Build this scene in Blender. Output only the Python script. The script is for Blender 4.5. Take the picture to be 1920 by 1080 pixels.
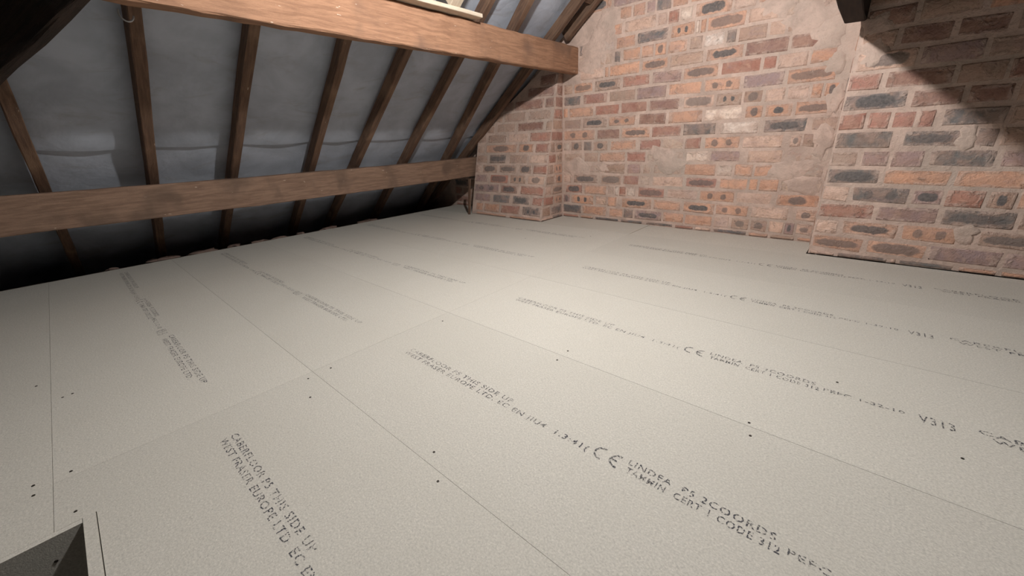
import bpy, bmesh, math, random
from mathutils import Vector, Matrix, noise
random.seed(7)
scene = bpy.context.scene
for o in list(bpy.data.objects):
    bpy.data.objects.remove(o)
COL = scene.collection

# ------------------------------------------------------------------ camera, world, exposure
U = 0.71                       # camera height in metres; the site was measured in units of it
cam_data = bpy.data.cameras.new('camera')
cam_data.sensor_width = 36.0
cam_data.lens = 730.26 / 1920 * 36.0
cam_data.clip_start = 0.02
cam = bpy.data.objects.new('camera', cam_data)
COL.objects.link(cam)
yaw, pitch, roll = (math.radians(a) for a in (42.1605, 20.7932, -2.5001))
f0 = Vector((-math.sin(yaw), math.cos(yaw), 0)); r0 = Vector((math.cos(yaw), math.sin(yaw), 0)); u0 = Vector((0, 0, 1))
fw = f0 * math.cos(pitch) - u0 * math.sin(pitch)
up = u0 * math.cos(pitch) + f0 * math.sin(pitch)
rt = r0 * math.cos(roll) + up * math.sin(roll)
up = up * math.cos(roll) - r0 * math.sin(roll)
cam.matrix_world = Matrix(((rt.x, up.x, -fw.x, 0), (rt.y, up.y, -fw.y, 0), (rt.z, up.z, -fw.z, U), (0, 0, 0, 1)))
scene.camera = cam

world = bpy.data.worlds.new('night'); scene.world = world
world.use_nodes = True
world.node_tree.nodes['Background'].inputs[0].default_value = (0.30, 0.36, 0.5, 1)
world.node_tree.nodes['Background'].inputs[1].default_value = 0.01
scene.view_settings.view_transform = 'Standard'
scene.view_settings.look = 'None'
scene.view_settings.gamma = 1.0
scene.view_settings.use_curve_mapping = False
scene.view_settings.exposure = 0.0
LAMP = Vector((-1.13, 1.66, 2.345)) * U
LAMP_STRENGTH = 4050.0

# ------------------------------------------------------------------ site dimensions (metres)
GY = 3.170                     # gable face
BY = 2.872                     # chimney breast face
BX0, BX1 = -0.178, 1.05        # chimney breast sides
PX0, PX1 = -3.085, -2.165      # pier sides
RIDGE_X = -1.059
def pier_y(z): return 2.826 + 0.225 * max(z, 0)
def zl(x): return 3.0086 + 0.75 * x          # underside of the left rafters
def zr(x): return 1.420 - 0.75 * x           # underside of the right rafters
def zroof(x): return min(zl(x), zr(x))
HIPA, HIPD = Vector((-3.35, -0.05, 1.335)) * U, Vector((0.5, 0.41, 0.345)) * U
def hip_y(x): return HIPA.y + (x - HIPA.x) * 0.82
def zh(y): return (1.725 + 0.05 * 0.915) * U + 0.915 * y   # underside of the hip end

# ------------------------------------------------------------------ helpers
def tag(o, label=None, cat=None, group=None, kind=None):
    if label: o['label'] = label
    if cat: o['category'] = cat
    if group: o['group'] = group
    if kind: o['kind'] = kind
    return o
def link(name, me, mat=None, parent=None, mw=None):
    o = bpy.data.objects.new(name, me); COL.objects.link(o)
    if mat is not None and me is not None and not me.materials: me.materials.append(mat)
    if mw is not None: o.matrix_world = mw
    if parent is not None: o.parent = parent
    return o
def empty(name, loc=(0, 0, 0)):
    o = bpy.data.objects.new(name, None); COL.objects.link(o); o.location = loc; o.empty_display_size = 0.05
    return o
def mesh(name, verts, faces, smooth=False):
    me = bpy.data.meshes.new(name); me.from_pydata([tuple(v) for v in verts], [], faces); me.update()
    if smooth:
        for p in me.polygons: p.use_smooth = True
    return me
def prism(name, pts, axis, a, b):
    """polygon pts (2-D) extruded along an axis from a to b"""
    def P(p, t):
        return {'x': (t, p[0], p[1]), 'y': (p[0], t, p[1]), 'z': (p[0], p[1], t)}[axis]
    n = len(pts)
    v = [P(p, a) for p in pts] + [P(p, b) for p in pts]
    f = [tuple(range(n)), tuple(range(2 * n - 1, n - 1, -1))] + [(i, i + n, (i + 1) % n + n, (i + 1) % n) for i in range(n)]
    me = mesh(name, v, f)
    bm = bmesh.new(); bm.from_mesh(me); bmesh.ops.recalc_face_normals(bm, faces=bm.faces); bm.to_mesh(me); bm.free()
    return me
def box(name, x0, x1, y0, y1, z0, z1):
    return prism(name, [(x0, y0), (x1, y0), (x1, y1), (x0, y1)], 'z', z0, z1)
def beam(name, p0, p1, w, d, mat, parent=None, up=(0, 0, 1), seg=10, rough=0.0015, ch=0.005, sag=0.0, seed=0):
    """timber: p0-p1 is the centre line of its underside, w wide, d deep"""
    p0, p1 = Vector(p0), Vector(p1)
    L = (p1 - p0).length; ex = (p1 - p0) / L
    ey = Vector(up).cross(ex).normalized(); ez = ex.cross(ey)
    sec = [(-w/2+ch, 0), (w/2-ch, 0), (w/2, ch), (w/2, d-ch), (w/2-ch, d), (-w/2+ch, d), (-w/2, d-ch), (-w/2, ch)]
    rnd = random.Random(seed * 31 + int(L * 1000))
    v, f = [], []
    for i in range(seg + 1):
        t = i / seg
        oy, oz = rnd.uniform(-1, 1) * rough, rnd.uniform(-1, 1) * rough - sag * 4 * t * (1 - t)
        for a, b in sec:
            v.append((L * t, a + oy + rnd.uniform(-1, 1) * rough, b + oz + rnd.uniform(-1, 1) * rough))
    n = 8
    for i in range(seg):
        for k in range(n):
            f.append((i*n+k, (i+1)*n+k, (i+1)*n+(k+1) % n, i*n+(k+1) % n))
    f.append(tuple(range(n))); f.append(tuple(range((seg+1)*n-1, seg*n-1, -1)))
    me = mesh(name, v, f)
    bm = bmesh.new(); bm.from_mesh(me); bmesh.ops.recalc_face_normals(bm, faces=bm.faces); bm.to_mesh(me); bm.free()
    mw = Matrix(((ex.x, ey.x, ez.x, p0.x), (ex.y, ey.y, ez.y, p0.y), (ex.z, ey.z, ez.z, p0.z), (0, 0, 0, 1)))
    return link(name, me, mat, parent, mw)

# ------------------------------------------------------------------ materials
class NT:
    def __init__(self, name):
        self.m = bpy.data.materials.new(name); self.m.use_nodes = True
        self.t = self.m.node_tree; self.b = self.t.nodes['Principled BSDF']
    def n(self, kind, **kw):
        nd = self.t.nodes.new('ShaderNode' + kind)
        for k, v in kw.items(): setattr(nd, k, v)
        return nd
    def l(self, a, b): self.t.links.new(a, b)
    def set(self, nd, **kw):
        for k, v in kw.items():
            s = nd.inputs[k.replace('_', ' ')]
            if hasattr(v, 'is_linked'): self.l(v, s)
            else: s.default_value = v
    def noise(self, vec, scale, detail=4, rough=0.55, dist=0.0):
        nd = self.n('TexNoise'); self.l(vec, nd.inputs['Vector'])
        nd.inputs['Scale'].default_value = scale; nd.inputs['Detail'].default_value = detail
        nd.inputs['Roughness'].default_value = rough; nd.inputs['Distortion'].default_value = dist
        return nd.outputs['Fac']
    def math(self, op, a, b=None, clamp=False):
        nd = self.n('Math', operation=op, use_clamp=clamp)
        for i, v in enumerate((a, b)):
            if v is None: continue
            if hasattr(v, 'is_linked'): self.l(v, nd.inputs[i])
            else: nd.inputs[i].default_value = v
        return nd.outputs[0]
    def step(self, v, lo, hi, a=0.0, b=1.0):
        nd = self.n('MapRange', interpolation_type='SMOOTHSTEP')
        self.l(v, nd.inputs['Value'])
        for k, x in zip(('From Min', 'From Max', 'To Min', 'To Max'), (lo, hi, a, b)): nd.inputs[k].default_value = x
        return nd.outputs['Result']
    def mix(self, fac, a, b, blend='MIX'):
        nd = self.n('Mix', data_type='RGBA', blend_type=blend)
        for s, v in ((nd.inputs[0], fac), (nd.inputs[6], a), (nd.inputs[7], b)):
            if hasattr(v, 'is_linked'): self.l(v, s)
            elif isinstance(v, (int, float)): s.default_value = v
            else: s.default_value = (*v, 1)
        return nd.outputs[2]
    def mapping(self, vec, scale):
        nd = self.n('Mapping'); self.l(vec, nd.inputs['Vector']); nd.inputs['Scale'].default_value = scale
        return nd.outputs['Vector']
    def bump(self, h, strength, dist=0.01):
        nd = self.n('Bump'); self.l(h, nd.inputs['Height']); nd.inputs['Strength'].default_value = strength
        nd.inputs['Distance'].default_value = dist
        self.l(nd.outputs['Normal'], self.b.inputs['Normal'])
    def obj(self): return self.n('TexCoord').outputs['Object']
    def pos(self): return self.n('NewGeometry').outputs['Position']
    def out(self, col, rough=0.8, spec=0.3):
        if hasattr(col, 'is_linked'): self.l(col, self.b.inputs['Base Color'])
        else: self.b.inputs['Base Color'].default_value = (*col, 1)
        self.b.inputs['Roughness'].default_value = rough
        self.b.inputs['Specular IOR Level'].default_value = spec
        return self.m

def wood(name, c0, c1, c2, knots=0.5, chips=0.0, rough=0.75):
    t = NT(name); v = t.obj(); info = t.n('ObjectInfo')
    off = t.n('VectorMath', operation='ADD'); t.l(v, off.inputs[0])
    sc = t.n('VectorMath', operation='SCALE'); sc.inputs[0].default_value = (7.3, 3.1, 5.7); t.l(info.outputs['Random'], sc.inputs['Scale'])
    t.l(sc.outputs[0], off.inputs[1]); v = off.outputs[0]
    g = t.noise(t.mapping(v, (2.2, 26, 26)), 3.0, 6, 0.6, 0.6)
    b = t.noise(v, 4.5, 3, 0.5, 0.3)
    fine = t.noise(t.mapping(v, (14, 120, 120)), 4.0, 3, 0.6)
    col = t.mix(t.step(g, 0.32, 0.68), c0, c1)
    col = t.mix(t.math('MULTIPLY', t.step(b, 0.50, 0.72), knots), col, c2)
    col = t.mix(t.math('MULTIPLY', fine, 0.35), col, tuple(x * 0.45 for x in c1))
    if chips:
        k = t.noise(t.mapping(v, (10, 34, 34)), 2.2, 2, 0.5)
        col = t.mix(t.math('MULTIPLY', t.step(k, 0.735, 0.77), chips), col, (0.62, 0.5, 0.4))
    t.bump(t.math('ADD', t.math('MULTIPLY', g, 0.6), t.math('ADD', t.math('MULTIPLY', b, 0.5), fine)), 0.55, 0.006)
    return t.out(col, rough, 0.25)

M = {}
M['purlin'] = wood('old_purlin_timber', (0.44, 0.245, 0.15), (0.29, 0.155, 0.095), (0.20, 0.12, 0.085), 0.8, 0.9)
M['low_purlin'] = wood('brown_purlin_timber', (0.32, 0.205, 0.145), (0.21, 0.13, 0.09), (0.13, 0.088, 0.065), 0.75, 0.6)
M['rafter'] = wood('dark_rafter_timber', (0.22, 0.13, 0.085), (0.12, 0.073, 0.052), (0.34, 0.215, 0.14), 0.6, 0.5)
M['black'] = wood('shade_blackened_timber', (0.034, 0.020, 0.014), (0.013, 0.009, 0.007), (0.05, 0.027, 0.018), 0.4)  # near-black base colour carries the shade on the right roof timbers and hip
M['pale'] = wood('new_pale_softwood', (0.72, 0.62, 0.50), (0.62, 0.51, 0.39), (0.55, 0.42, 0.30), 0.2, 0.0, 0.65)

def felt(name, c0, c1):
    t = NT(name); v = t.pos()
    a = t.noise(v, 3.5, 4, 0.6, 0.4); b = t.noise(v, 60, 3, 0.6); s = t.noise(t.mapping(v, (3, 1.2, 3)), 2.5, 5, 0.65, 1.0)
    col = t.mix(t.step(a, 0.3, 0.7), c0, c1)
    col = t.mix(t.math('MULTIPLY', t.step(s, 0.52, 0.75), 0.55), col, tuple(x * f for x, f in zip(c1, (0.85, 0.75, 0.66))))
    t.bump(t.math('ADD', t.math('MULTIPLY', a, 1.0), t.math('MULTIPLY', b, 0.08)), 0.5, 0.02)
    return t.out(col, 0.62, 0.35)
M['felt'] = felt('grey_sarking_felt', (0.46, 0.50, 0.58), (0.34, 0.37, 0.43))
M['felt_dark'] = felt('bitumen_and_shade_felt', (0.02, 0.02, 0.02), (0.03, 0.028, 0.026))  # bitumen black at the hip end; stands in for shade on the right slope

def chip(name, base, edge=False):
    t = NT(name); v = t.pos(); info = t.n('ObjectInfo')
    f1 = t.n('TexVoronoi'); t.l(t.mapping(v, (1, 1.7, 1)), f1.inputs['Vector']); f1.inputs['Scale'].default_value = 280
    n1 = t.noise(v, 230, 3, 0.7); n2 = t.noise(v, 2.2, 4, 0.6); n3 = t.noise(v, 420, 2, 0.6)
    sep = t.n('SeparateColor'); t.l(f1.outputs['Color'], sep.inputs[0])
    col = t.mix(t.step(n1, 0.3, 0.7), tuple(x * 0.84 for x in base), tuple(min(1, x * 1.09) for x in base))
    col = t.mix(t.step(sep.outputs[0], 0.92, 0.99, 0, 0.35), col, (0.80, 0.76, 0.68))
    col = t.mix(t.step(sep.outputs[1], 0.93, 1.0, 0, 0.3), col, tuple(x * 0.5 for x in base))
    col = t.mix(t.step(n2, 0.35, 0.75, 0, 0.22), col, tuple(x * f for x, f in zip(base, (0.84, 0.83, 0.80))))
    r = t.math('MULTIPLY_ADD', info.outputs['Random'], 0.07); r.node.inputs[2].default_value = 0.95
    col = t.mix(1.0, col, r, 'MULTIPLY')
    t.bump(t.math('ADD', t.math('MULTIPLY', n1, 0.6), t.math('MULTIPLY', n3, 0.5)), 0.30, 0.002)
    return t.out(col, 0.72, 0.3)
M['chip'] = chip('chipboard', (0.595, 0.565, 0.508))

MORT = (0.61, 0.455, 0.385)
def mortar():
    t = NT('lime_mortar'); v = t.pos()
    a = t.noise(v, 9, 5, 0.65, 0.3); b = t.noise(v, 60, 4, 0.65); c = t.noise(v, 3, 3, 0.5)
    col = t.mix(t.step(a, 0.3, 0.7), tuple(x * 0.80 for x in MORT), tuple(x * 1.12 for x in MORT))
    col = t.mix(t.step(c, 0.45, 0.7, 0, 0.5), col, (0.46, 0.385, 0.33))
    col = t.mix(t.step(b, 0.55, 0.75, 0, 0.35), col, (0.36, 0.25, 0.20))
    t.bump(t.math('ADD', a, t.math('MULTIPLY', b, 0.5)), 0.9, 0.012)
    return t.out(col, 0.9, 0.15)
M['mortar'] = mortar()

def brick_mat():
    t = NT('old_brick'); v = t.obj(); p = t.pos(); info = t.n('ObjectInfo')
    base = info.outputs['Color']; mark = info.outputs['Alpha']
    warp = t.noise(p, 45, 3, 0.6); warp2 = t.noise(p, 38, 3, 0.6)
    sx = t.n('SeparateXYZ'); t.l(v, sx.inputs[0])
    u = t.math('ADD', sx.outputs[0], t.math('MULTIPLY', t.math('SUBTRACT', warp, 0.5), 0.10))
    w = t.math('ADD', sx.outputs[2], t.math('MULTIPLY', t.math('SUBTRACT', warp2, 0.5), 0.32))
    au, aw = t.math('ABSOLUTE', u), t.math('ABSOLUTE', w)
    au = t.math('MULTIPLY', au, t.step(info.outputs['Random'], 0.0, 1.0, 0.9, 1.25)); aw = t.math('MULTIPLY', aw, t.step(t.math('FRACT', t.math('MULTIPLY', info.outputs['Random'], 7.3)), 0.0, 1.0, 0.85, 1.3))
    def ell(du, rw, ru, pw):
        return t.math('ADD', t.math('POWER', t.math('DIVIDE', t.math('ABSOLUTE', t.math('SUBTRACT', au, du)), ru), pw),
                      t.math('POWER', t.math('DIVIDE', aw, rw), 2.5))
    oval = t.step(ell(0.0, 0.31, 0.39, 4.0), 0.6, 1.25, 1, 0)
    dots = t.step(ell(0.19, 0.26, 0.085, 2.0), 0.6, 1.3, 1, 0)
    one = t.step(ell(0.0, 0.30, 0.24, 2.2), 0.6, 1.3, 1, 0)
    def sel(c): return t.math('LESS_THAN', t.math('ABSOLUTE', t.math('SUBTRACT', mark, c)), 0.1)
    m = t.math('ADD', t.math('ADD', t.math('MULTIPLY', oval, sel(0.25)), t.math('MULTIPLY', dots, sel(0.5))), t.math('MULTIPLY', one, sel(0.75)), True)
    a = t.noise(p, 14, 4, 0.6, 0.5); b = t.noise(p, 75, 4, 0.65); s = t.noise(p, 22, 5, 0.7, 0.8)
    col = t.mix(t.step(a, 0.30, 0.72), base, t.mix(0.65, base, (0.50, 0.32, 0.25)))
    hue = t.noise(t.mapping(p, (1, 1, 2.2)), 9, 3, 0.6, 0.6); hue2 = t.noise(t.mapping(p, (1.6, 1, 1)), 12, 4, 0.65, 0.9)
    col = t.mix(t.step(hue, 0.52, 0.70, 0, 0.55), col, t.mix(0.6, base, (0.42, 0.29, 0.28)))
    col = t.mix(t.step(hue2, 0.55, 0.72, 0, 0.55), col, t.mix(0.6, base, (0.74, 0.50, 0.37)))
    col = t.mix(t.step(hue, 0.44, 0.26, 0, 0.5), col, t.mix(1.0, col, (0.62, 0.55, 0.52), 'MULTIPLY'))
    col = t.mix(t.step(b, 0.5, 0.78, 0, 0.5), col, t.mix(1.0, col, (0.55, 0.5, 0.48), 'MULTIPLY'))
    dark = t.mix(t.step(b, 0.3, 0.7), (0.115, 0.108, 0.108), (0.20, 0.175, 0.167))
    col = t.mix(t.math('MULTIPLY', m, t.step(info.outputs['Random'], 0.0, 1.0, 0.62, 0.98)), col, dark)
    # mortar smeared over the arrises and in patches
    edge = t.math('MAXIMUM', t.step(au, 0.40, 0.50), t.step(aw, 0.26, 0.48))
    s2 = t.noise(p, 7, 4, 0.6, 0.5)
    smear = t.math('ADD', t.math('MULTIPLY', t.step(s, 0.55, 0.70), t.step(s2, 0.38, 0.62)), t.math('MULTIPLY', edge, t.step(s, 0.36, 0.56)), True)
    col = t.mix(t.math('MULTIPLY', smear, 0.58), col, MORT)
    t.bump(t.math('ADD', t.math('ADD', a, t.math('MULTIPLY', b, 0.5)), t.math('MULTIPLY', smear, 0.4)), 1.0, 0.010)
    return t.out(col, 0.85, 0.2)
M['brick'] = brick_mat()

def ink():
    t = NT('printed_ink'); v = t.pos()
    a = t.noise(v, 260, 2, 0.5); c = t.noise(v, 14, 3, 0.6)
    fac = t.math('MULTIPLY', t.step(a, 0.40, 0.56), t.step(c, 0.25, 0.6, 0.45, 0.95))
    t.out((0.07, 0.07, 0.085), 0.8, 0.2)
    t.l(fac, t.b.inputs['Alpha'])
    return t.m
M['ink'] = ink()
def plain(name, col, rough=0.6, metal=0.0, emit=None):
    t = NT(name); n = t.noise(t.obj(), 40, 3)
    c = t.mix(t.step(n, 0.3, 0.7), tuple(x * 0.85 for x in col), col)
    t.out(c, rough); t.b.inputs['Metallic'].default_value = metal
    if emit:
        t.b.inputs['Emission Color'].default_value = (*emit[0], 1); t.b.inputs['Emission Strength'].default_value = emit[1]
    return t.m
M['screw'] = plain('dark_screw_head', (0.07, 0.06, 0.05), 0.5, 0.6)
M['steel'] = plain('grey_wire', (0.5, 0.5, 0.5), 0.4, 0.7)
M['rubble'] = plain('crumbly_mortar', (0.20, 0.14, 0.115), 0.95)
M['plastic'] = plain('white_plastic', (0.7, 0.7, 0.68), 0.4)
M['bulb'] = plain('lamp_globe', (0.9, 0.9, 0.9), 0.3, 0.0, ((1.0, 0.975, 0.94), LAMP_STRENGTH))
M['glass'] = plain('night_window_glass', (0.03, 0.045, 0.06), 0.05)
M['dust'] = plain('dark_loft_dust', (0.05, 0.042, 0.036), 0.95)

# ================================================================== BRICKWORK
# per course: "x0 x1 code" in millimetres along the wall; code = colour letter + kiln mark (O oval, D two dots, 1 single)
GABLE = {
-1: "-2162 -1980 r, -1962 -1825 o, -1809 -1570 gO, -1554 -1350 g, -1326 -1096 g, -1083 -939 r, -927 -811 k, -800 -571 g, -561 -439 o, -430 -285 t, -276 -155 o",
0: "-2175 -1952 gO, -1946 -1692 o, -1666 -1533 o, -1528 -1440 g, -1431 -1192 pO, -1188 -1019 o, -1015 -808 o, -801 -696 k, -685 -568 t1, -561 -456 t1, -450 -360 k, -357 -299 p1, -294 -198 k1",
1: "-2188 -2078 p1, -2066 -1826 oD, -1809 -1692 k, -1687 -1599 o, -1554 -1285 oO, -1276 -1050 o, -1038 -806 oO, -799 -585 oD, -569 -349 k, -310 -196 k1",
2: "-2133 -1940 rO, -1929 -1702 o, -1691 -1625 b, -1620 -1585 w, -1580 -1516 r, -1511 -1430 w, -1412 -1189 rO, -1176 -934 k, -927 -684 oD, -677 -456 k, -434 -197 o1",
3: "-2182 -2063 k, -2045 -1790 tO, -1758 -1566 tO, -1551 -1410 r, -1400 -1315 b, -1302 -1051 k, -1039 -813 rO, -802 -617 o, -611 -556 o, -549 -435 o, -429 -324 b, -318 -205 b",
4: "-2195 -1896 b, -1879 -1747 b, -1731 -1538 t, -1519 -1399 p, -1385 -1319 b, -1305 -1069 b, -1057 -836 o, -829 -725 w, -718 -599 o, -593 -484 o, -475 -340 b, -335 -212 b",
5: "-2213 -1948 b, -1937 -1793 t, -1782 -1540 o, -1530 -1366 r, -1357 -1292 b, -1279 -1068 b, -1056 -899 w, -888 -688 p, -649 -443 k, -434 -338 b, -332 -204 b",
6: "-2207 -2090 b, -2079 -1956 t1, -1945 -1859 g, -1849 -1705 t1, -1685 -1449 o, -1427 -1250 r, -1242 -1082 b, -1074 -958 r, -939 -705 oD, -695 -459 k, -422 -360 k1, -357 -287 t, -282 -209 t",
7: "-2196 -1831 oD, -1816 -1599 d, -1589 -1347 oO, -1339 -1108 r, -1100 -870 g, -846 -609 w, -584 -350 gO, -329 -198 t",
8: "-2167 -1972 t, -1961 -1720 tO, -1710 -1472 oD, -1450 -1228 d, -1216 -970 o, -959 -717 w, -704 -599 o1, -593 -438 o1, -430 -226 oO",
9: "-2202 -2111 o, -2100 -1854 o, -1844 -1615 r, -1606 -1385 r, -1376 -1140 d, -1117 -905 kO, -895 -734 tD, -728 -615 t1, -606 -491 k, -485 -374 k, -364 -307 o, -302 -223 o1",
10: "-2214 -1982 g, -1955 -1729 r, -1710 -1486 t, -1478 -1246 p, -1238 -997 o, -986 -757 oD, -745 -512 p, -501 -258 oO",
11: "-2208 -2064 t, -2053 -1866 oO, -1851 -1618 tO, -1604 -1380 r, -1367 -1145 p, -1138 -903 oO, -890 -654 r, -645 -570 r, -565 -409 k, -401 -277 o",
12: "-2197 -2007 t, -1992 -1772 k, -1762 -1725 o, -1720 -1467 o, -1454 -1249 oO, -1242 -1010 t, -999 -764 oO, -758 -523 d, -518 -356 d, -351 -284 b",
13: "-2009 -1692 b, -1683 -1629 g, -1611 -1470 o, -1461 -1368 o, -1360 -1274 o1, -1266 -1126 o, -1115 -1028 t, -1021 -890 w, -883 -821 g, -811 -649 t, -641 -553 k, -547 -461 t, -456 -309 b",
14: "-2006 -1886 g, -1876 -1684 b, -1675 -1510 o, -1502 -1268 g, -1253 -1088 oD, -1084 -1060 w, -1054 -1016 o, -1010 -780 oO, -771 -596 k, -591 -504 b, -499 -321 b",
15: "-1899 -1739 b, -1725 -1628 o, -1610 -1365 k, -1357 -1285 k, -1281 -1204 r, -1197 -1113 w, -1102 -869 oO, -863 -733 k, -728 -625 o, -620 -526 b, -521 -333 g",
16: "-1822 -1664 b, -1651 -1558 o, -1549 -1452 o, -1444 -1377 p, -1374 -1265 g, -1258 -1151 o, -1138 -976 o, -969 -880 o, -871 -717 k, -709 -563 b, -555 -358 p",
}
BREAST = {
-1: "-177 -53 k, -46 176 g, 183 208 k, 212 425 g, 434 566 o, 574 679 o",
0: "-176 59 oO, 70 311 oO, 317 562 p, 569 737 p",
1: "-176 -67 k, -56 183 oO, 193 397 oD, 402 452 b, 459 667 tO",
2: "-176 68 r, 76 308 p, 319 558 gO, 565 699 t",
3: "-176 -59 k, -47 181 gD, 189 304 pO, 308 438 r, 447 532 t1, 537 659 o",
4: "-178 50 gO, 61 307 o, 315 553 o",
5: "-179 -59 t, -46 65 p, 71 193 p, 204 428 g, 436 607 p",
6: "-174 54 g, 88 292 gO, 309 334 b, 337 406 g, 413 538 t",
7: "-182 -68 r, -60 26 r, 33 118 r, 127 185 r, 191 207 t, 210 413 g, 419 513 t",
8: "-185 72 gO, 83 256 d, 264 408 d, 414 528 t",
9: "-177 -47 r, -33 206 d, 214 361 t, 367 502 d",
10: "-201 -169 p1, -163 62 kO, 71 276 d, 283 436 d",
11: "-215 -170 o, -160 -31 k, -22 157 d, 165 326 t",
12: "-230 -169 t, -161 15 d, 24 228 t",
13: "-241 -60 t, -51 127 d, 135 277 t",
}
PIER = {
-1: "-3030 -2590 o, -2555 -2175 o",
0: "-3030 -2927 o, -2911 -2700 o, -2678 -2428 r, -2401 -2179 gD",
1: "-3058 -2831 p, -2801 -2571 g, -2536 -2324 gO, -2292 -2175 r",
2: "-3078 -2725 pD, -2704 -2482 dO, -2448 -2177 r",
3: "-3098 -2902 p, -2864 -2618 rO, -2597 -2397 tD, -2371 -2179 k1",
4: "-3110 -2999 k, -2983 -2773 tO, -2751 -2522 tO, -2489 -2341 tO, -2322 -2164 r",
5: "-3130 -2919 t, -2896 -2672 gO, -2630 -2405 t, -2386 -2161 k",
6: "-3134 -2977 b, -2954 -2542 o1, -2522 -2343 o1, -2325 -2164 r",
7: "-3090 -2966 t, -2944 -2691 t, -2670 -2426 k, -2407 -2161 r",
8: "-2956 -2860 t, -2838 -2589 t, -2569 -2257 d, -2233 -2158 t",
9: "-2858 -2766 t, -2745 -2479 t, -2454 -2190 t",
10: "-2765 -2642 t, -2622 -2285 d, -2268 -2165 d",
11: "-2676 -2513 d, -2488 -2179 d",
12: "-2590 -2373 d, -2355 -2188 d",
}

PITCH, Z0 = 0.09266, 0.0767
TONE = {'o': (0.70, 0.40, 0.28), 'r': (0.47, 0.23, 0.18), 'd': (0.31, 0.175, 0.145), 'p': (0.41, 0.29, 0.28), 'g': (0.185, 0.18, 0.178),
        'w': (0.86, 0.71, 0.62), 'k': (0.76, 0.54, 0.44), 't': (0.49, 0.345, 0.275), 'b': (0.58, 0.45, 0.375)}
MARK = {'': 0.0, 'O': 0.25, 'D': 0.5, '1': 0.75}
def brick_mesh(seed):
    r = random.Random(seed)
    xs = [-0.5, -0.49, -0.455, 0.455, 0.49, 0.5]; zs = [-0.5, -0.47, -0.39, 0.39, 0.47, 0.5]
    lean = [(r.uniform(-.012, .012), r.uniform(-.05, .05)) for _ in range(4)]
    v = []
    for j, z in enumerate(zs):
        for i, x in enumerate(xs):
            ring = min(i, j, 5 - i, 5 - j)
            tx, tz = (x + .5), (z + .5)
            dx = (lean[0][0] * (1-tx) + lean[1][0] * tx) * (1-tz) + (lean[2][0] * (1-tx) + lean[3][0] * tx) * tz
            dz = (lean[0][1] * (1-tx) + lean[1][1] * tx) * (1-tz) + (lean[2][1] * (1-tx) + lean[3][1] * tx) * tz
            y = (0.0, -0.80, -1.0)[ring] + (r.uniform(-.06, .06) if ring == 2 else r.uniform(-.05, .05) if ring == 1 else 0)
            v.append((x + dx + r.uniform(-.004, .004), y, z + dz + r.uniform(-.015, .015)))
    f = [(j*6+i, j*6+i+1, (j+1)*6+i+1, (j+1)*6+i) for j in range(5) for i in range(5)]
    me = mesh('brick', v, f, True); me.materials.append(M['brick'])
    return me
BRICKS = [brick_mesh(s) for s in range(9)]
brng = random.Random(5)
def brick(parent, x0, x1, z, hgt, code, face, rotz=0.0, tilt=0.0):
    """face(x, z) gives the point of the wall surface; the brick stands a few millimetres proud of it"""
    L = (x1 - x0) - 0.006
    if L < 0.015: return
    o = bpy.data.objects.new('brick', brng.choice(BRICKS)); COL.objects.link(o)
    sunk = code[0] == 'b'
    proud = brng.uniform(0.0005, 0.003) if sunk else brng.uniform(0.003, 0.0075)
    c = Vector(face((x0 + x1) / 2, z))
    rot = Matrix.Rotation(rotz, 4, 'Z') @ Matrix.Rotation(tilt + brng.uniform(-.006, .006), 4, 'X')
    back = rot @ Vector((0, 0.028 - proud, 0))
    o.matrix_world = Matrix.Translation(c + back) @ rot @ Matrix.Rotation(brng.uniform(-.008, .008), 4, 'Y') @ Matrix.Diagonal((L, 0.028, hgt, 1))
    o.parent = parent
    col = TONE[code[0]]; j = brng.uniform(0.88, 1.12); k = brng.uniform(-0.04, 0.04)
    o.color = (col[0] * j * (1 + k), col[1] * j, col[2] * j * (1 - k), MARK[code[1:]])
    return o
def rnd_code():
    return brng.choice(['o', 'o', 'o', 'oO', 'oD', 'r', 'r', 'd', 'p', 'g', 'gO', 't', 't', 'k', 'k', 'w', 'oO', 't1', 'b'])
def course(k):
    if k < 0: return 0.0125, 0.021
    return Z0 + PITCH * k, PITCH - 0.014
def fill(parent, xa, xb, k, face, lim, dark=False, **kw):
    z, h = course(k); x = xa
    while x < xb - 0.03:
        L = brng.choice([0.235, 0.24, 0.23, 0.118]); e = min(x + L, xb)
        if lim((x + e) / 2, z): brick(parent, x, e, z, h, brng.choice(['t', 'd', 'r', 'gO', 't']) if dark else rnd_code(), face, **kw)
        x = e + 0.010

top = 0.12
gw = link('wall_gable', prism('wall_gable', [(-4.6, -0.20), (2.0, -0.20), (2.0, 0.05), (RIDGE_X, zr(RIDGE_X) + top), (-4.6, zl(-4.30) + top + 0.25)], 'y', GY, GY + 0.12), M['mortar'])
tag(gw, 'red and grey brick gable wall with pale lime mortar at the end of the loft', kind='structure')
gface = lambda x, z: (x, GY, z)
def under(x, z): return z < zroof(x) + 0.05
def free(x, z):    # not where the upper purlin beds in
    return not (-2.12 < x < -1.985 and 1.15 < z < 1.44)
for k, s in GABLE.items():
    z, h = course(k)
    for it in s.split(', '):
        a, b, c = it.split(); a, b = int(a) / 1000, int(b) / 1000
        a = max(a, PX1 + 0.012)
        if b - a > 0.02 and under((a + b) / 2, z) and free((a + b) / 2, z): brick(gw, a, b, z, h, c, gface)
for k in range(-1, 5): fill(gw, -3.72, PX0 - 0.02, k, gface, lambda x, z: z < zl(x) - 0.0, True)
for k in range(17, 24): fill(gw, -2.2 + 0.11 * (k % 2), -0.2, k, gface, lambda x, z: z < zroof(x) + 0.03)
for k in range(-1, 6): fill(gw, BX1 + 0.03, 1.9, k, gface, lambda x, z: z < zroof(x))

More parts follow.
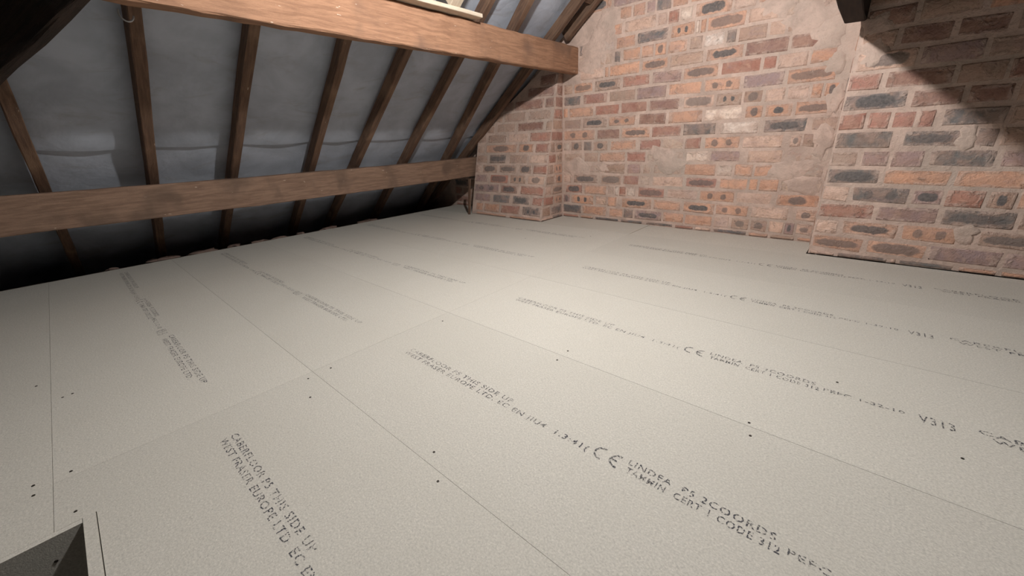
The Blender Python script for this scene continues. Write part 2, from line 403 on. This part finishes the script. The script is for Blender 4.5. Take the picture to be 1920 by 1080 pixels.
bw = link('wall_chimney_breast', prism('wall_chimney_breast', [(BX0, 0.0), (BX1, 0.0), (BX1, zr(BX1) + 0.06), (BX0, zr(BX0) + 0.06)], 'y', BY, GY - 0.004), M['mortar'])
tag(bw, 'projecting brick chimney breast on the right of the gable, half in shadow', kind='structure')
bface = lambda x, z: (x, BY, z)
for k, s in BREAST.items():
    z, h = course(k); e = BX0
    for it in s.split(', '):
        a, b, c = it.split(); a, b = max(int(a) / 1000, BX0 + 0.002), int(b) / 1000
        if k > 9 and a > 0.0 and len(c) == 1: c = brng.choice(['d', 't', 'r', 'p'])
        if b - a > 0.02: brick(bw, a, b, z, h, c, bface); e = b
    fill(bw, e + 0.01, BX1, k, bface, under)
for k in range(14, 18): fill(bw, BX0, BX1, k, bface, under)
for k in range(0, 18):
    z, h = course(k)
    fr = lambda u, zz: (BX0, BY + 0.15 + (u - 0.15), zz)
    if k % 2: brick(bw, 0.165, 0.29, z, h, rnd_code(), lambda u, zz: (BX0, GY - u, zz), rotz=-math.pi / 2); brick(bw, 0.01, 0.155, z, h, rnd_code(), lambda u, zz: (BX0, GY - u, zz), rotz=-math.pi / 2)
    else: brick(bw, 0.03, 0.27, z, h, rnd_code(), lambda u, zz: (BX0, GY - u, zz), rotz=-math.pi / 2)

def patch(parent, face, x, z, rx, rz, seed):
    n = 18; V, F = [], []
    for ring, (q, hgt) in enumerate(((0.0, 0.0075), (0.35, 0.0080), (0.65, 0.0075), (0.88, 0.0060), (1.0, 0.001))):
        for k in range(1 if ring == 0 else n):
            a = 2 * math.pi * k / n
            w = 1 + 0.75 * noise.noise(Vector((math.cos(a) * 1.6 + seed * 3.7, math.sin(a) * 1.6, seed)))
            c = Vector(face(x + rx * q * w * math.cos(a), z + rz * q * w * math.sin(a)))
            V.append(c + Vector((0, -hgt - 0.002 * noise.noise(c * 30), 0)))
    for k in range(n): F.append((0, 1 + (k + 1) % n, 1 + k))
    for r in range(3):
        for k in range(n): F.append((1 + r*n + k, 1 + r*n + (k+1) % n, 1 + (r+1)*n + (k+1) % n, 1 + (r+1)*n + k))
    o = link('mortar_patch', mesh('mortar_patch', V, F, True), M['mortar'], parent)
    return o
for i, (x, z, rx, rz) in enumerate([(-1.84, 1.36, .13, .11), (-1.75, 1.52, .10, .12), (-1.90, 1.24, .10, .06), (-1.17, .50, .11, .075), (-1.27, .57, .07, .05), (-2.02, .46, .13, .07), (-1.72, .46, .08, .04), (-.40, .47, .12, .075), (-.30, .36, .09, .05),
        (-.42, 1.31, .15, .07), (-.34, 1.19, .10, .08), (-.28, 1.05, .06, .06), (-.25, .62, .05, .10), (-1.55, 1.68, .08, .06), (-.62, 1.40, .08, .06), (-.24, .85, .04, .09)]):
    patch(gw, gface, x, z, rx, rz, i)
for i, (x, z, rx, rz) in enumerate([(-.12, 1.17, .07, .05), (-.10, 1.05, .05, .06), (.31, .63, .035, .05), (.42, .19, .05, .04)]): patch(bw, bface, x, z, rx, rz, i + 30)

# pier: battered front, top cut by the roof slope
zt0, zt1 = zl(PX0) + 0.07, zl(PX1) + 0.02
pv = [(PX0, pier_y(0), 0), (PX1, pier_y(0), 0), (PX1, GY - 0.004, 0), (PX0, GY - 0.004, 0),
      (PX0, pier_y(zt0), zt0), (PX1, pier_y(zt1), zt1), (PX1, GY - 0.004, zt1), (PX0, GY - 0.004, zt0)]
pw = link('wall_pier', mesh('wall_pier', pv, [(3, 2, 1, 0), (4, 5, 6, 7), (0, 1, 5, 4), (1, 2, 6, 5), (2, 3, 7, 6), (3, 0, 4, 7)]), M['mortar'])
tag(pw, 'battered brick pier standing against the gable between the two purlins', kind='structure')
pface = lambda x, z: (x, pier_y(z), z)
tilt = -math.atan(0.225)
for k, s in PIER.items():
    z, h = course(k)
    for it in s.split(', '):
        a, b, c = it.split(); a, b = max(int(a) / 1000, PX0 + 0.004), min(int(b) / 1000, PX1 - 0.001)
        if b - a > 0.03 and z < zl((a + b) / 2) + 0.03: brick(pw, a, b, z, h, c, pface, tilt=tilt)
    d = GY - pier_y(z)
    rf = lambda u, zz: (PX1, pier_y(zz) + u, zz)
    if z < 1.25:
        if d > 0.2:
            cut = 0.5 if k % 2 else 0.36
            brick(pw, 0.004, d * cut, z, h, brng.choice(['r', 't', 'o1', 'k']), rf, rotz=math.pi / 2)
            brick(pw, d * cut + 0.012, d - 0.012, z, h, brng.choice(['oD', 'g', 'tD', 'o1', 'tO']), rf, rotz=math.pi / 2)
        else: brick(pw, 0.004, d - 0.01, z, h, brng.choice(['r', 't', 'd']), rf, rotz=math.pi / 2)

# ================================================================== FLOOR
fl = empty('floor'); tag(fl, 'pale chipboard loft floor of printed tongue and groove panels', kind='structure')
JX, EX, RX = -1.287, -3.687, 1.113            # panel ends
HX0, HX1, HY0, HY1 = -1.098, -0.36, -0.80, -0.149   # hatch opening
ROW = [0.389 + 0.6 * j for j in range(-3, 5)]
g, ge = 0.00045, 0.0002
def panel(pts, drop=0.0, z=0.0):
    return link('panel', prism('panel', pts, 'z', z - 0.022 - drop, z - drop), M['chip'], fl)
def rect(x0, x1, y0, y1): return [(x0 + ge, y0 + g), (x1 - ge, y0 + g), (x1 - ge, y1 - g), (x0 + ge, y1 - g)]
PAN = {}
for j in range(len(ROW) - 1):
    a, b = ROW[j], ROW[j + 1]
    last = b > 2.75 and a > 2.7
    if a > 2.7: break
    PAN['L', j] = panel(rect(EX + random.uniform(-0.012, 0.0), JX, a, b), random.uniform(0, .0006))
    if j == 0 or j > 2:
        PAN['R', j] = panel(rect(JX, RX, a, b), random.uniform(0, .0006))
        panel(rect(RX, 1.72, a, b))
    elif j == 1:
        panel(rect(JX, HX0, a, b)); PAN['R', j] = panel(rect(HX1, RX, a, b)); panel(rect(RX, 1.72, a, b))
        panel(rect(HX0, HX1, a, HY0))
    else:
        PAN['R', j] = panel([(JX + g, a + g), (HX0 - g, a + g), (HX0 - g, HY1 + g), (HX1 + g, HY1 + g), (HX1 + g, a + g), (RX - g, a + g), (RX - g, b - g), (JX + g, b - g)])
        panel(rect(RX, 1.72, a, b))
a = ROW[-2]; b = GY - 0.008; pyf = pier_y(0) - 0.008; byf = BY - 0.010
a = 2.789
PAN['L', 9] = panel([(EX, a + g), (JX - g, a + g), (JX - g, b), (PX1 + 0.01, b), (PX1 + 0.01, pyf), (PX0 - 0.01, pyf), (PX0 - 0.01, b), (EX, b)])
panel([(JX + g, a + g), (1.72, a + g), (1.72, byf), (BX0 - 0.008, byf), (BX0 - 0.008, b), (JX + g, b)], 0.003)

# printing on the panels
def text_mesh(items):
    V, F = [], []
    for s, x0, x1, y, hgt in items:
        cu = bpy.data.curves.new('t', 'FONT'); cu.body = s; cu.space_character = 1.15; cu.resolution_u = 2
        cu.offset = 0.008
        o = bpy.data.objects.new('t', cu); COL.objects.link(o)
        bpy.context.view_layer.update()
        me = bpy.data.meshes.new_from_object(o.evaluated_get(bpy.context.evaluated_depsgraph_get()))
        bpy.data.objects.remove(o); bpy.data.curves.remove(cu)
        xs = [v.co.x for v in me.vertices]; w = max(xs) - min(xs); m0 = min(xs)
        n = len(V)
        V += [(x0 + (v.co.x - m0) / w * (x1 - x0), y + v.co.y / 0.69 * hgt, 0.0) for v in me.vertices]
        F += [tuple(i + n for i in p.vertices) for p in me.polygons]
        bpy.data.meshes.remove(me)
    me = mesh('printed_text', V, F); me.materials.append(M['ink'])
    return me
def ce_mark(x, y, s):
    """two open arcs and a bar"""
    V, F = [], []
    def arc(cx, a0, a1, r0, r1, n=16):
        b = len(V)
        for i in range(n + 1):
            t = math.radians(a0 + (a1 - a0) * i / n)
            V.append((cx + r0 * math.cos(t), y + r0 * math.sin(t), 0)); V.append((cx + r1 * math.cos(t), y + r1 * math.sin(t), 0))
        for i in range(n): F.append((b+2*i, b+2*i+1, b+2*i+3, b+2*i+2))
    arc(x, 80, 280, s * 0.76, s); arc(x + 1.9 * s, 80, 280, s * 0.76, s)
    b = len(V); q = x + 1.9 * s
    V.extend([(q - 0.9 * s, y - .12 * s, 0), (q - 0.1 * s, y - .12 * s, 0), (q - 0.1 * s, y + .12 * s, 0), (q - 0.9 * s, y + .12 * s, 0)]); F.append((b, b+1, b+2, b+3))
    return V, F
pt = text_mesh([('CABERFLOOR P5 THIS SIDE UP', 0.0, 0.50, 0.006, 0.017),
                ('WEST FRASER EUROPE LTD. EC EN JIU4  1.3:41(', 0.0, 0.765, -0.019, 0.017),
                ('LINDEA  P5 2COORDS', 0.86, 1.15, 0.006, 0.017), ('TAMMIN  CERT 1 CODE 312', 0.865, 1.16, -0.019, 0.017),
                ('PEFC 1-32-10', 1.17, 1.34, -0.010, 0.015), ('V313', 1.365, 1.43, -0.022, 0.034),
                ('CABERFLOOR P5 THIS SIDE UP', 1.47, 2.03, 0.006, 0.017), ('WEST FRASER EUROPE LTD.', 1.49, 1.96, -0.019, 0.017)])
cv, cf = ce_mark(0.800, -0.003, 0.021)
bm = bmesh.new(); bm.from_mesh(pt); vs = [bm.verts.new(v) for v in cv]
for q in cf: bm.faces.new([vs[i] for i in q])
bm.to_mesh(pt); bm.free()
for (side, j), p in PAN.items():
    if j == 9 or (side, j) == ('R', 1): continue
    o = link('printed_text', pt, None, p)
    o.location = ((JX if side == 'R' else EX) + 0.147, (ROW[j] + ROW[j+1]) / 2 + random.uniform(-.012, .012) - (0.005 if j > 2 else -0.02 if j == 2 else 0), 0.0004)
    o['label'] = 'dark stencilled print reading CABERFLOOR P5 THIS SIDE UP with CE mark'
# screws
sm = bpy.data.meshes.new('screw'); bm = bmesh.new(); bmesh.ops.create_cone(bm, cap_ends=True, segments=8, radius1=0.0034, radius2=0.003, depth=0.0012); bm.to_mesh(sm); bm.free(); sm.materials.append(M['screw'])
for x, y in [(-1.792, -0.164), (-1.788, -0.186), (-1.318, -0.242), (-1.274, -0.241), (-1.31, -0.181), (-1.135, -0.179), (-1.961, -0.244), (-1.253, 0.361), (-1.257, 0.439), (-1.142, 0.321), (-0.663, 0.42), (-0.585, 0.37), (-0.1, 1.003), (-0.087, 0.953), (0.057, 1.353), (-0.675, 1.027), (-0.67, 0.954), (-1.237, 0.916), (-1.878, 2.251), (-1.495, 2.567), (0.29, 1.162)]:
    s = link('screw', sm, None, fl); s.location = (x, y, 0.0004)

# hatch lining
ht = empty('loft_hatch', (HX0, HY1, -0.3)); tag(ht, 'open floor hatch lined with chipboard boards at the lower left corner', 'hatch')
def lining(x0, x1, y0, y1, z1):
    o = link('lining_board', box('lining_board', x0, x1, y0, y1, -0.30, z1), M['chip']); o.parent = ht; o.matrix_parent_inverse = ht.matrix_basis.inverted(); return o
lining(HX0 + .001, HX0 + 0.015, HY0 + .022, HY1 - 0.0215, 0.0005)
lining(HX0 + .001, HX1 - .001, HY1 - 0.0205, HY1 - .0015, 0.002)
lining(HX0 + .001, HX1 - .001, HY0 + .001, HY0 + 0.021, 0.0005)
lining(HX1 - 0.019, HX1 - .001, HY0 + .022, HY1 - 0.0215, 0.0005)
sc = link('screw', sm, None, None); sc.matrix_world = Matrix.Translation((HX0 + 0.0155, -0.225, -0.055)) @ Matrix.Rotation(math.pi / 2, 4, 'Y'); sc.parent = ht; sc.matrix_parent_inverse = ht.matrix_basis.inverted()

# ================================================================== ROOF
ux = Vector((0.8, 0, 0.6)); nl = Vector((-0.6, 0, 0.8))
RD = 0.075                                    # rafter depth
def left_pt(x, y, off=0.0): return Vector((x, y, zl(x))) + nl * off
def sheet(name, parent, xa, xb, off, hole=None, seed=0):
    """one strip of felt sagging between the rafters"""
    nx, ny = 26, 150
    v, f = [], []
    for i in range(nx + 1):
        x = xa + (xb - xa) * i / nx
        ya, yb = max(-1.35, hip_y(x) - 0.05), GY - 0.002
        for j in range(ny + 1):
            y = ya + (yb - ya) * j / ny
            s = min(abs(y - r(x)) for r in RL) ; s = min(s, 0.21) / 0.21
            t = i / nx
            n1 = noise.noise(Vector((x * 3 + seed, y * 1.3, seed * 1.7))) ; n2 = noise.noise(Vector((x * 11, y * 2.2, seed + 4.0)))
            o = off - 0.012 * math.sin(s * math.pi / 2) + s * (0.012 * n1 + 0.006 * n2)
            o -= 0.010 * s * math.exp(-((t - 0.045) / 0.05) ** 2)          # slack roll above the lap
            o += 0.008 * s * math.exp(-((t - 0.14) / 0.04) ** 2)
            v.append(left_pt(x, y, max(o, off - 0.035)))
    for i in range(nx):
        for j in range(ny):
            a = i * (ny + 1) + j
            if hole:
                c = (v[a] + v[a + ny + 2]) / 2
                if hole[0] < c.x < hole[1] and hole[2] < c.y < hole[3]: continue
            f.append((a, a + 1, a + ny + 2, a + ny + 1))
    o = link(name, mesh(name, v, f, True), M['felt'], parent)
    return o
RAFT = [(-.03, -.07), (.575, .56), (1.18, 1.16), (1.84, 1.90), (2.41, 2.43), (3.03, 3.12), (3.57, 3.85), (4.15, 4.20)]   # at x = -3.3 and -4.6 camera heights
def rline(a, b): return lambda x: U * (a + (b - a) * (x / U + 3.3) / (-1.3))
RL = [rline(a, b) for a, b in RAFT]
WIN = (-2.04, -1.40, 0.90, 1.755)
cl = empty('ceiling_left'); tag(cl, 'grey roofing felt sagging between the rafters of the left roof slope', kind='structure')
sheet('felt_sheet', cl, -4.36, -3.02, RD + 0.030, None, 1)
sheet('felt_sheet', cl, -3.10, -1.98, RD + 0.022, WIN, 2)
sheet('felt_sheet', cl, -2.06, RIDGE_X + 0.02, RD + 0.030, WIN, 3)
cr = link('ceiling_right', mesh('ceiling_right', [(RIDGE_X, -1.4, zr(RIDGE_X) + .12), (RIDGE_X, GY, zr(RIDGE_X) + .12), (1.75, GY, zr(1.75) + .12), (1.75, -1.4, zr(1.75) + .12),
     (RIDGE_X, -1.4, zr(RIDGE_X) + .13), (RIDGE_X, GY, zr(RIDGE_X) + .13), (1.75, GY, zr(1.75) + .13), (1.75, -1.4, zr(1.75) + .13)], [(0, 1, 2, 3), (7, 6, 5, 4), (0, 3, 7, 4), (2, 1, 5, 6), (1, 0, 4, 5), (3, 2, 6, 7)]), M['felt_dark'])  # felt coloured black to deepen the shade in this corner
tag(cr, 'shade-darkened underside of the right roof slope above the chimney breast', kind='structure')
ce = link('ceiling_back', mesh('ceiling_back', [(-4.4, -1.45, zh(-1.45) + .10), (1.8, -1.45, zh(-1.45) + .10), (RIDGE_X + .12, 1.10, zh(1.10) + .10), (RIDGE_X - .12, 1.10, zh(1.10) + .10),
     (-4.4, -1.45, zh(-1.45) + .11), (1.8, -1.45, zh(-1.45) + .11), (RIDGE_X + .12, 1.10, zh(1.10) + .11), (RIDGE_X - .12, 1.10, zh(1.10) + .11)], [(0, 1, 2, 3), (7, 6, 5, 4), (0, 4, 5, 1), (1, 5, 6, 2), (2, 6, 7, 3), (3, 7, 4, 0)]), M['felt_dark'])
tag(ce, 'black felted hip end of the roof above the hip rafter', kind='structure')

ORD = ['first', 'second', 'third', 'fourth', 'fifth', 'sixth', 'seventh', 'eighth']
XTOP = [-2.42, -1.90, -1.38, -2.075, -2.075, RIDGE_X - .02, RIDGE_X - .02, RIDGE_X - .02]
for i, r in enumerate(RL):
    xa, xb = -4.16, XTOP[i]
    o = beam('rafter', left_pt(xa, r(xa)), left_pt(xb, r(xb)), 0.048, RD, M['rafter'], None, nl, 14, 0.0015, 0.004, seed=i)
    tag(o, ('short brown jack rafter running down from the hip timber at the left edge' if i == 0 else
            'dark rafter beside the brick pier, last before the gable' if i == 7 else
            '%s dark brown rafter counted from the left edge of the roof slope' % ORD[i]), 'rafter', 'rafters of the left slope')
o = beam('rafter', left_pt(-2.075, 4.37 * U), left_pt(RIDGE_X - .02, 4.37 * U), 0.05, RD, M['rafter'], None, nl, 8, seed=21)
tag(o, 'brown rafter tight against the gable above the upper purlin', 'rafter', 'rafters of the left slope')
o = beam('noggin', left_pt(-1.80, 4.17 * U, 0.02), left_pt(-1.80, 4.32 * U, 0.02), 0.10, 0.04, M['rafter'], None, nl, 3, seed=22)
tag(o, 'short timber block wedged between the last two rafters by the gable', 'block')

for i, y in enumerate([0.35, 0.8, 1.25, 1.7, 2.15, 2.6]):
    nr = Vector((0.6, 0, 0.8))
    o = beam('rafter', (1.72, y, zr(1.72)), (RIDGE_X + .02, y, zr(RIDGE_X + .02)), 0.048, 0.09, M['black'], None, nr, 6, seed=40 + i)  # shade painted in through the dark timber colour
    tag(o, 'shade-darkened rafter of the right roof slope, %s from the camera side' % ORD[i], 'rafter', 'rafters of the right slope')

o = beam('upper_purlin', (-2.88 * U, 0.27, 1.70 * U), (-2.88 * U, GY - 0.006, 1.70 * U), 0.10 * U, 0.275 * U, M['purlin'], None, (0, 0, 1), 40, 0.0022, 0.006)
tag(o, 'thick orange brown purlin crossing high over the left slope into the gable', 'beam', 'purlins')
o = beam('lower_purlin', (-4.47 * U, -0.64, 0.525 * U), (-4.47 * U, GY - 0.006, 0.525 * U), 0.14 * U, 0.265 * U, M['low_purlin'], None, (0, 0, 1), 30, 0.0015, 0.005, sag=0.016)
tag(o, 'long brown purlin running low above the floor to the brick pier', 'beam', 'purlins')
o = beam('right_purlin', (-0.29 * U, 0.24, 1.672 * U), (-0.29 * U, BY - 0.008, 1.672 * U), 0.12 * U, 0.36 * U, M['black'], None, (0, 0, 1), 14, 0.002, 0.005)  # side away from the lamp; its shade is put into the timber colour
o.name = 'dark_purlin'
tag(o, 'purlin end coloured near black for shade, entering the chimney breast at the top right', 'beam', 'purlins')
o = beam('ridge_board', (RIDGE_X, 1.0, zr(RIDGE_X) - 0.05), (RIDGE_X, GY - 0.006, zr(RIDGE_X) - 0.05), 0.032, 0.12, M['rafter'], None, (0, 0, 1), 8)
tag(o, 'thin ridge board along the top of the roof', 'beam')
hd = HIPD.normalized(); hs = hd.cross(Vector((0, 0, 1))).normalized()     # towards the camera
hu = hs.cross(hd)
p0, p1 = HIPA - HIPD * 3.6 + hs * 0.022, HIPA + HIPD * 3.55 + hs * 0.022
o = beam('hip_rafter', p0, p1, 0.044, 0.27, M['black'], None, hu, 26, 0.004, 0.008)
tag(o, 'deep shade-blackened hip timber slanting across the top left corner', 'beam')
o = beam('wall_plate', (-3.93, -1.2, -0.12), (-3.93, GY - 0.01, -0.12), 0.10, 0.07, M['rafter'], None, (0, 0, 1), 12)
tag(o, 'dark wall plate under the rafter feet along the eaves', 'beam')
o = link('floor_eaves', box('floor_eaves', -4.95, -3.5, -1.4, GY - 0.01, -0.17, -0.125), M['dust']); tag(o, 'dusty dark gap behind the floor edge at the eaves', kind='structure')

# roof window framing of new timber
rw = empty('roof_window_frame', (-2.0, 1.3, 1.40)); tag(rw, 'new pale softwood roof window framing resting on the upper purlin', 'window frame')
def rwp(o): o.parent = rw; o.matrix_parent_inverse = rw.matrix_basis.inverted(); return o
rwp(beam('sill_board', (-2.845 * U, 0.82, 1.981 * U), (-2.845 * U, 2.80 * U, 1.981 * U), 0.22 * U, 0.030 * U, M['pale'], None, (0, 0, 1), 8, 0.0005, 0.003))
for yy in (0.868, 2.53 * U): rwp(beam('trimmer', left_pt(-2.022, yy, -0.078), left_pt(-1.30, yy, -0.078), 0.075, 0.17, M['pale'], None, nl, 6, 0.0005, 0.003))
rwp(beam('head_trimmer', left_pt(-1.385, 0.905, 0.012), left_pt(-1.385, 1.757, 0.012), 0.05, 0.08, M['pale'], None, nl, 4, 0.0005, 0.003))
sash = []
xa, xb, ya, yb = -1.985, -1.42, 0.906, 1.757
for (q0, q1) in (((xa + .02, ya), (xa + .02, yb)), ((xb - .02, ya), (xb - .02, yb))):
    rwp(beam('sash_rail', left_pt(*q0, 0.085), left_pt(*q1, 0.085), 0.045, 0.05, M['pale'], None, nl, 3, 0.0003, 0.003))
for y in (ya + .022, yb - .022):
    rwp(beam('sash_stile', left_pt(xa + .045, y, 0.085), left_pt(xb - .045, y, 0.085), 0.042, 0.05, M['pale'], None, nl, 3, 0.0003, 0.003))
q = [left_pt(xa + .04, ya + .04, .105), left_pt(xb - .04, ya + .04, .105), left_pt(xb - .04, yb - .04, .105), left_pt(xa + .04, yb - .04, .105)]
q += [p + nl * 0.02 for p in q]
rwp(link('pane', mesh('pane', q, [(0, 1, 2, 3), (7, 6, 5, 4), (0, 4, 5, 1), (1, 5, 6, 2), (2, 6, 7, 3), (3, 7, 4, 0)]), M['glass']))

# ================================================================== SMALL THINGS
o = beam('timber_batten', (-4.31 * U, 3.90 * U, 0.0), (-4.31 * U, 3.96 * U, 0.50 * U), 0.028, 0.014, M['rafter'], None, (0, -1, 0), 6, 0.0012, 0.002)
tag(o, 'thin dark batten standing upright at the left edge of the brick pier', 'batten')
# wire loop by the second rafter
V, F = [], []
for i in range(13):
    t = math.radians(150 + 200 * i / 12); c = Vector((0, math.cos(t) * 0.022, math.sin(t) * 0.026)); e = Vector((0, math.cos(t), math.sin(t)))
    for k in range(6):
        a = 2 * math.pi * k / 6; V.append(c + e * 0.003 * math.cos(a) + Vector((0.003 * math.sin(a), 0, 0)))
for i in range(12):
    for k in range(6): F.append((i*6+k, (i+1)*6+k, (i+1)*6+(k+1) % 6, i*6+(k+1) % 6))
o = link('wire_loop', mesh('wire_loop', V, F, True), M['steel']); o.location = (-3.25 * U, 0.525 * U, 1.735 * U)
tag(o, 'small pale wire loop hanging beside the top of the second rafter', 'wire')
for i, (x, y, s) in enumerate([(-3.76, 0.30, .030), (-3.745, 0.42, .028), (-3.735, 0.62, .030), (-3.73, 0.78, .034), (-3.73, 0.95, .024), (-3.725, 1.16, .022), (-3.72, 1.36, .030), (-3.735, 1.60, .036), (-3.75, 1.98, .034), (-3.74, 0.05, .024)]):
    bm = bmesh.new(); bmesh.ops.create_icosphere(bm, subdivisions=2, radius=1)
    for v in bm.verts:
        k = 1 + 0.9 * noise.noise(v.co * 2.3 + Vector((i * 3.1, 0, 0)))
        v.co = Vector((v.co.x * 0.8 * k, v.co.y * (1.3 + 0.9 * (i % 3)) * k, v.co.z * 0.55 * k)) * s
    me = bpy.data.meshes.new('mortar_lump'); bm.to_mesh(me); bm.free()
    o = link('mortar_lump', me, M['rubble']); o.location = (x - 0.022, y + 0.04 * math.sin(i * 5.0), -0.006)
    tag(o, 'crumbly lump of old mortar lying in the eaves at the floor edge', 'rubble', 'mortar lumps along the eaves')

lp = empty('pendant_lamp', LAMP); tag(lp, 'bare bulb hanging from the roof near the ridge', 'lamp')
def lathe(name, prof, mat, n=20):
    V = [(r * math.cos(2*math.pi*k/n), r * math.sin(2*math.pi*k/n), z) for r, z in prof for k in range(n)]
    F = [(i*n+k, i*n+(k+1) % n, (i+1)*n+(k+1) % n, (i+1)*n+k) for i in range(len(prof)-1) for k in range(n)]
    o = link(name, mesh(name, V, F, True), mat); o.parent = lp; return o
lathe('bulb', [(0.0005, -0.028)] + [(0.028 * math.sin(a), -0.028 * math.cos(a)) for a in [math.pi * i / 12 for i in range(1, 11)]] + [(0.012, 0.036), (0.0005, 0.046)], M['bulb'], 16)
lathe('lamp_holder', [(0.0005, 0.047), (0.016, 0.047), (0.019, 0.06), (0.018, 0.085), (0.008, 0.098), (0.0005, 0.098)], M['plastic'])
lathe('cord', [(0.003, 0.095), (0.003, zh(LAMP.y) + 0.09 - LAMP.z)], M['plastic'], 8)
